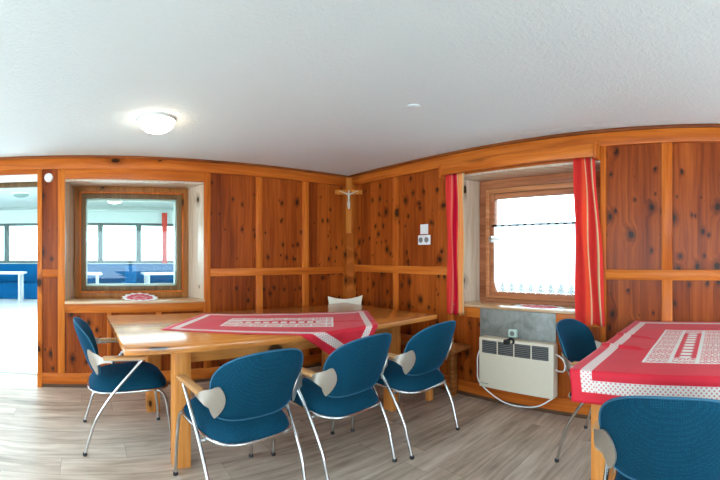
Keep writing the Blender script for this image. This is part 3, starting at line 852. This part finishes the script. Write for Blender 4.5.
# ------------------------------------------------------------------ bench along the right wall, headrest in the corner
bn = thing('wall_bench', 'brown wooden bench along the right wall behind the end of the long table', 'bench', (2.76, 2.8, 0))
box('seat', MAT['bench'], 2.60, 2.878, 2.035, 3.645, 0.428, 0.460, bn, 0.005, True)
box('leg', MAT['tleg'], 2.585, 2.635, 2.26, 2.31, 0, 0.432, bn, 0.004, True)
box('leg', MAT['tleg'], 2.585, 2.635, 3.45, 3.50, 0, 0.432, bn, 0.004, True)
box('end_panel', MAT['bench'], 2.805, 2.872, 2.18, 2.22, 0, 0.432, bn, 0.004, True)
box('end_panel', MAT['bench'], 2.805, 2.872, 3.45, 3.49, 0, 0.432, bn, 0.004, True)
hr = MB(); t = bmesh.new()
pr = []
NH = 20
for i in range(NH+1):
    f = -1 + 2*i/NH
    top = 0.760 + 0.036*abs(f)**1.8 + (0.006*f)
    pr.append((0.185*f + (0.006 if abs(f) == 1 else 0)*f, top))
low = [(0.165, 0.62), (0.155, 0.459), (-0.155, 0.459), (-0.165, 0.62)]
poly = pr + low
for dd in (0, 1): pass
fa = [t.verts.new((p[0], 0.0, p[1])) for p in poly]; fb = [t.verts.new((p[0], 0.035, p[1])) for p in poly]
t.faces.new(fa); t.faces.new(fb[::-1])
for i in range(len(poly)): t.faces.new((fa[i], fa[(i+1) % len(poly)], fb[(i+1) % len(poly)], fb[i]))
bmesh.ops.bevel(t, geom=[e for e in t.edges if abs(e.verts[0].co.y - e.verts[1].co.y) < 1e-4], offset=0.008, segments=2, affect='EDGES')
hr.add(t, Matrix.Translation((2.660, 3.548, -0.0)) @ Matrix.Rotation(-0.655, 4, 'Z'))
hr = hr.build('corner_headrest', MAT['cream'])
tag(hr, 'cream corner headrest with a hollowed top edge behind the far table corner', 'cushion')

# ------------------------------------------------------------------ crucifix in the corner
az = 0.6523
cr = thing('crucifix', 'wooden crucifix with small silvery figure high in the room corner', 'crucifix', (4.50*sin(az), 4.50*cos(az), 1.49), -az)
MB().box(-0.030, 0.030, -0.011, 0.011, 0, 0.615, 0.003).build('upright', MAT['cross'], cr)
cb = MB().box(-0.152, 0.152, -0.013, 0.009, 0.428, 0.480, 0.003).build('crossbar', MAT['cross'], cr)
MB().tube([(0, 0.010, 0.45), (0, 0.135, 0.45)], 0.012, 10).build('wall_peg', MAT['cross'], cr)
def skin(name, verts, edges, radii, mat, parent, root=0, sub=2):
    me = bpy.data.meshes.new(name); me.from_pydata(verts, edges, []); me.materials.append(mat)
    o = bpy.data.objects.new(name, me); COL.objects.link(o); o.parent = parent
    md = o.modifiers.new('Skin', 'SKIN'); md.use_smooth_shade = True
    for v, r in zip(me.skin_vertices[0].data, radii): v.radius = (r, r)
    me.skin_vertices[0].data[root].use_root = True
    s = o.modifiers.new('Sub', 'SUBSURF'); s.levels = sub; s.render_levels = sub
    return o
yy = -0.026
fv = [(0, yy, 0.355), (0, yy - 0.004, 0.395), (0, yy, 0.430), (0, yy - 0.006, 0.447), (0.004, yy - 0.010, 0.472),
      (-0.030, yy, 0.436), (-0.062, yy + 0.004, 0.452), (-0.100, yy + 0.008, 0.462), (0.030, yy, 0.436), (0.062, yy + 0.004, 0.452), (0.100, yy + 0.008, 0.462),
      (-0.010, yy - 0.010, 0.315), (-0.004, yy, 0.268), (0.010, yy - 0.010, 0.315), (0.004, yy - 0.004, 0.262)]
fe = [(0,1),(1,2),(2,3),(3,4),(2,5),(5,6),(6,7),(2,8),(8,9),(9,10),(0,11),(11,12),(0,13),(13,14)]
skin('figure', fv, fe, [0.012,0.012,0.014,0.006,0.011,0.007,0.005,0.004,0.007,0.005,0.004,0.008,0.005,0.008,0.005], MAT['figure'], cr)

# ------------------------------------------------------------------ ceiling lamp, ceiling cover, detector, wall boxes
lp = thing('ceiling_lamp', 'round lit white dome lamp on the ceiling above the long table', 'lamp', (0.49, 2.73, ZC))
MB().lathe([(0, 0), (0.128, 0), (0.131, -0.006), (0.128, -0.018), (0.120, -0.018)], (0, 0, 0), 40).build('base_ring', MAT['lampbase'], lp)
MB().lathe([(0.124, -0.014), (0.120, -0.032), (0.105, -0.056), (0.078, -0.076), (0.04, -0.088), (0, -0.091)], (0, 0, 0), 40).build('diffuser', MAT['lamp'], lp)
tag(MB().lathe([(0, 0), (0.045, 0), (0.047, -0.003), (0.040, -0.006), (0, -0.007)], (1.84, 1.745, ZC), 28).build('ceiling_cover', MAT['ceiling']), 'small round plastered cover disc flat on the bare ceiling', 'cover')
sdm = thing('smoke_detector', 'small round white detector near the top of wall beside doorway', 'detector', (-0.340, P1, 1.972))
m = MB(); m.lathe([(0, 0.0), (0.043, 0.0), (0.043, 0.012), (0.036, 0.026), (0, 0.028)], (0, 0, 0), 28); m.xform(Matrix.Rotation(pi/2, 4, 'X')); m.build('body', MAT['white_plastic'], sdm)
m = MB(); m.lathe([(0, 0.027), (0.014, 0.027), (0.014, 0.031), (0, 0.032)], (0, 0, 0), 20); m.xform(Matrix.Rotation(pi/2, 4, 'X')); m.build('cap', MAT['white_plastic'], sdm)
th = thing('light_switch', 'upper white switch plate on right wall between corner and left curtain', 'switch', (P2, 2.598, 1.442))
box('plate', MAT['white_plastic'], P2 - 0.012, P2, 2.550, 2.646, 1.445, 1.540, th, 0.004, True)
box('rocker', MAT['white_plastic'], P2 - 0.018, P2 - 0.011, 2.572, 2.624, 1.465, 1.522, th, 0.003, True)
th = thing('wall_socket', 'wider white wall box with two round sockets below the light switch', 'socket', (P2, 2.595, 1.345))
box('plate', MAT['white_plastic'], P2 - 0.018, P2, 2.520, 2.670, 1.342, 1.436, th, 0.005, True)
for yy_ in (2.558, 2.632):
    m = MB(); m.lathe([(0.018, 0), (0.026, 0), (0.026, 0.004), (0.018, 0.004), (0.018, 0)], (0, 0, 0), 20); m.lathe([(0, 0.0), (0.018, 0.0), (0.018, 0.001), (0, 0.001)], (0, 0, 0), 20)
    m.xform(Matrix.Translation((P2 - 0.018, yy_, 1.389)) @ Matrix.Rotation(-pi/2, 4, 'Y')); m.build('outlet', MAT['slat'], th, world=True)

# ------------------------------------------------------------------ heater, its backing sheet and socket
pl = box('backing_sheet', MAT['plate'], XR - 0.032, XR - 0.0235, 1.236, 1.938, 0.150, 0.789, None, 0.002)
tag(pl, 'mottled grey metal sheet fixed to wall between window sill and heater', 'sheet')
HX0, HX1, HY0, HY1, HZ0, HZ1 = 2.775, 2.868, 1.213, 1.886, 0.156, 0.568
ht = thing('convector_heater', 'cream electric convector heater hung below the right window with white cord', 'heater', ((HX0+HX1)/2, (HY0+HY1)/2, HZ0))
box('body', MAT['heater'], HX0, HX1, HY0, HY1, HZ0, HZ1, ht, 0.012, True)
nb = 4; gy0, gy1 = HY0 + 0.035, HY1 - 0.028
for i in range(nb):
    a = gy0 + (gy1-gy0)*i/nb + 0.006; b = gy0 + (gy1-gy0)*(i+1)/nb - 0.006
    gr = box('grille', MAT['slot'], HX0 - 0.002, HX0 + 0.02, a, b, 0.442, 0.546, ht, 0.0015, True)
    m = MB()
    for q in range(7):
        z = 0.449 + q*0.0145
        m.box(HX0 - 0.006, HX0 + 0.004, a + 0.003, b - 0.003, z, z + 0.005)
    s_ = m.build('slats', MAT['slat'], None, smooth=False)
    s_.parent = gr; s_.data.transform(Matrix.Translation(-Vector(ht.location)))
m = MB()
for i, w in enumerate((0.008, 0.005, 0.007, 0.005, 0.008, 0.006)): m.box(HX0 - 0.0012, HX0 + 0.002, 1.855 - i*0.012, 1.855 - i*0.012 + w, 0.186, 0.194)
m.build('nameplate', MAT['slat'], ht, smooth=False, world=True)
m = MB(); m.box(HX0 - 0.022, HX0 + 0.03, 1.585, 1.640, 0.535, 0.572, 0.008); m.tube(smooth_path([(HX0 - 0.012, 1.60, 0.57), (HX0 - 0.018, 1.575, 0.585), (HX0 - 0.01, 1.55, 0.572), (HX0 - 0.01, 1.555, 0.545)]), 0.009, 8)
m.build('plug', MAT['black'], ht, world=True)
cord = smooth_path([(2.80, HY1 - 0.004, 0.47), (2.79, HY1 + 0.02, 0.40), (2.79, HY1 + 0.022, 0.30), (2.79, HY1 + 0.012, 0.20), (2.80, 1.80, 0.115), (2.80, 1.64, 0.055), (2.80, 1.46, 0.055), (2.80, 1.34, 0.085), (2.81, 1.24, 0.150), (2.815, 1.235, 0.16)], 8)
m = MB(); m.tube(cord, 0.0055, 8)
m.tube(smooth_path([(2.82, HY0 + 0.01, 0.485), (2.81, HY0 - 0.04, 0.475), (2.80, HY0 - 0.082, 0.43), (2.80, HY0 - 0.075, 0.375), (2.81, HY0 - 0.03, 0.365), (2.82, HY0 + 0.01, 0.375)], 8), 0.0055, 8)
m.build('cord', MAT['white_plastic'], ht, world=True)
so = thing('wall_socket', 'pale green socket on grey sheet just above the heater', 'socket', (XR - 0.036, 1.605, 0.60))
m = MB(); m.box(XR - 0.060, XR - 0.0325, 1.568, 1.645, 0.578, 0.640, 0.006); m.build('plate', MAT['mint'], so, world=True)
m = MB(); m.lathe([(0, 0), (0.02, 0), (0.02, 0.004), (0, 0.004)], (0, 0, 0), 20); m.xform(Matrix.Translation((XR - 0.060, 1.606, 0.609)) @ Matrix.Rotation(-pi/2, 4, 'Y')); m.build('outlet', MAT['slat'], so, world=True)

# ------------------------------------------------------------------ window dressing on the right wall
pm = thing('curtain_pelmet', 'pine board with end blocks over the right window that hides the curtain rail', 'pelmet', (2.81, 1.6, 1.96))
box('board', FH, 2.790, 2.812, 0.905, 2.300, 1.958, 2.048, pm, 0.003, True)
box('end_block', FV, 2.782, 2.872, 0.880, 0.905, 1.945, 2.056, pm, 0.003, True)
box('end_block', FV, 2.782, 2.872, 2.300, 2.325, 1.945, 2.056, pm, 0.003, True)
MB().tube([(2.845, 0.905, 1.984), (2.845, 2.30, 1.984)], 0.008, 8).build('rail', MAT['chrome'], pm, world=True)
def curtain(y_top0, y_top1, y_bot0, y_bot1, zb, folds, amp, mat, label, xm=2.842):
    m = MB()
    def f(u, v):
        ya = y_top0 + (y_top1-y_top0)*u; yb_ = y_bot0 + (y_bot1-y_bot0)*u
        k_ = v**1.2
        y = ya*k_ + yb_*(1-k_)
        x = xm + amp*sin(2*pi*folds*u + 0.6*sin(3*v)) * (0.7 + 0.3*(1-v))
        return Vector((x, y + 0.006*sin(9*v + 7*u), zb + (1.966 - zb)*v + 0.006*sin(2*pi*folds*u)*(1-v)))
    m.grid(90, 40, f)
    o = m.build('curtain', mat, smooth=True, angle=180)
    s_ = o.modifiers.new('thick', 'SOLIDIFY'); s_.thickness = 0.0015
    return tag(o, label, 'curtain', 'striped curtains of the right window')
curtain(2.292, 2.085, 2.275, 2.085, 0.718, 3.5, 0.017, MAT['curtL'], 'striped red and orange curtain gathered at the window side nearest the room corner')
curtain(1.078, 0.912, 1.060, 0.826, 0.722, 2.0, 0.013, MAT['curtR'], 'wider plain red curtain with thin pale stripes, hanging beside the red covered table')
# lace half curtain on a rod in front of the pane
lc = thing('cafe_curtain', 'white half curtain with zigzag lace edge across the lower right window', 'curtain', (3.15, 1.56, 1.2))
m = MB()
NT = 9
LY0, LY1 = 1.115, 1.972
def lace_pt(u, v):
    tri = abs(((u*NT) % 1.0) - 0.5) * 2            # 0 at tooth tip, 1 between teeth
    zb = 0.900 + 0.105*tri
    y = LY0 + (LY1-LY0)*u
    return Vector((3.146 + 0.006*sin(u*70), y, zb + (1.505 - zb)*v))
m.grid(NT*8, 10, lace_pt)
body = m.build('drape', MAT['lace'], lc, smooth=True, world=True, angle=180)
for i in range(NT):
    m = MB()
    # little lace heart outline hanging in each gap between two teeth
    u0 = (i + 1.0)/NT
    if i == NT-1: break
    yc = LY0 + (LY1-LY0)*u0
    pts = []
    for q in range(15):
        a_ = 2*pi*q/14
        pts.append((3.146, yc + 0.022*sin(a_)**3, 0.935 + 0.0016*(13*cos(a_) - 5*cos(2*a_) - 2*cos(3*a_) - cos(4*a_))))
    m.tube(pts, 0.0035, 5)
    m.build('lace_heart', MAT['lace'], lc, world=True)
for i in range(11):
    m = MB()
    a = LY0 + 0.012 + i*(LY1-LY0-0.02)/11
    m.grid(4, 2, lambda u, v: Vector((3.136, a + 0.044*u, 1.50 + 0.03*v)))
    m.build('loop', MAT['lace'], lc, world=True)
MB().tube([(3.148, LY0 - 0.03, 1.512), (3.148, LY1 + 0.02, 1.512)], 0.009, 8).build('rod', MAT['black'], lc, world=True)
# doilies on the sills
def doily(cx, cy, rx, ry, z, label, rise=0.0):
    m = MB(); bm = m.bm; uv = bm.loops.layers.uv.new('UVMap')
    n = 84; cen = bm.verts.new((cx, cy, z + 0.003 + rise*0.25)); ring = []; info = {}
    info[cen] = (0.5, 0.5)
    for k_ in range(n):
        a = 2*pi*k_/n; r = 1 + 0.07*sin(a*14)
        v = bm.verts.new((cx + rx*r*cos(a), cy + ry*r*sin(a), z + 0.002 + rise*(0.5 + 0.5*r*sin(a))**2)); info[v] = (0.5 + 0.46*r*cos(a), 0.5 + 0.46*r*sin(a)); ring.append(v)
    for k_ in range(n):
        f = bm.faces.new((cen, ring[k_], ring[(k_+1) % n]))
        for l in f.loops: l[uv].uv = info[l.vert]
    o = m.build('doily', MAT['doily'], smooth=False)
    s_ = o.modifiers.new('thick', 'SOLIDIFY'); s_.thickness = 0.0015; s_.offset = 1
    return tag(o, label, 'doily', 'red and white doilies on the window sills')
doily(0.535, 3.915, 0.172, 0.145, 0.812, 'oval red doily with white scalloped edge on the inner window sill', 0.045)
doily(3.02, 1.45, 0.11, 0.22, 0.812, 'pale red and white doily on the sill of the curtained window')

# ------------------------------------------------------------------ light
w = bpy.data.worlds.new('overcast_sky'); S.world = w; w.use_nodes = True
bg = w.node_tree.nodes['Background']; bg.inputs[0].default_value = (0.66, 0.86, 1.0, 1); bg.inputs[1].default_value = 4.6
sun = bpy.data.lights.new('sun', 'SUN'); sun.energy = 2.0; sun.angle = radians(3); sun.color = (1, 0.96, 0.9)
so_ = bpy.data.objects.new('sun', sun); COL.objects.link(so_)
so_.rotation_euler = Vector((0, -cos(radians(74)), -sin(radians(74)))).to_track_quat('-Z', 'Y').to_euler()

# ------------------------------------------------------------------ camera : a panoramic (cylindrical) lens, as the photograph is
FPX = 404.3
cam = bpy.data.cameras.new('camera'); co = bpy.data.objects.new('camera', cam); COL.objects.link(co)
co.location = (0, 0, EYE); co.rotation_euler = (pi/2, 0, -(360 - 85)/FPX)
cam.type = 'PANO'
for c in (cam, getattr(cam, 'cycles', None)):
    if c is None: continue
    try:
        c.panorama_type = 'CENTRAL_CYLINDRICAL'
        c.central_cylindrical_range_u_min = -360/FPX; c.central_cylindrical_range_u_max = 360/FPX
        c.central_cylindrical_range_v_min = -224/FPX; c.central_cylindrical_range_v_max = 256/FPX
        c.central_cylindrical_radius = 1.0
    except Exception as e_:
        print('pano', e_)
cam.clip_start = 0.02; cam.clip_end = 200
S.camera = co
S.view_settings.view_transform = 'Standard'; S.view_settings.look = 'None'
S.view_settings.exposure = 1.2; S.view_settings.gamma = 1.0; S.view_settings.use_curve_mapping = False
S.cycles.max_bounces = 10 if hasattr(S, 'cycles') else 10
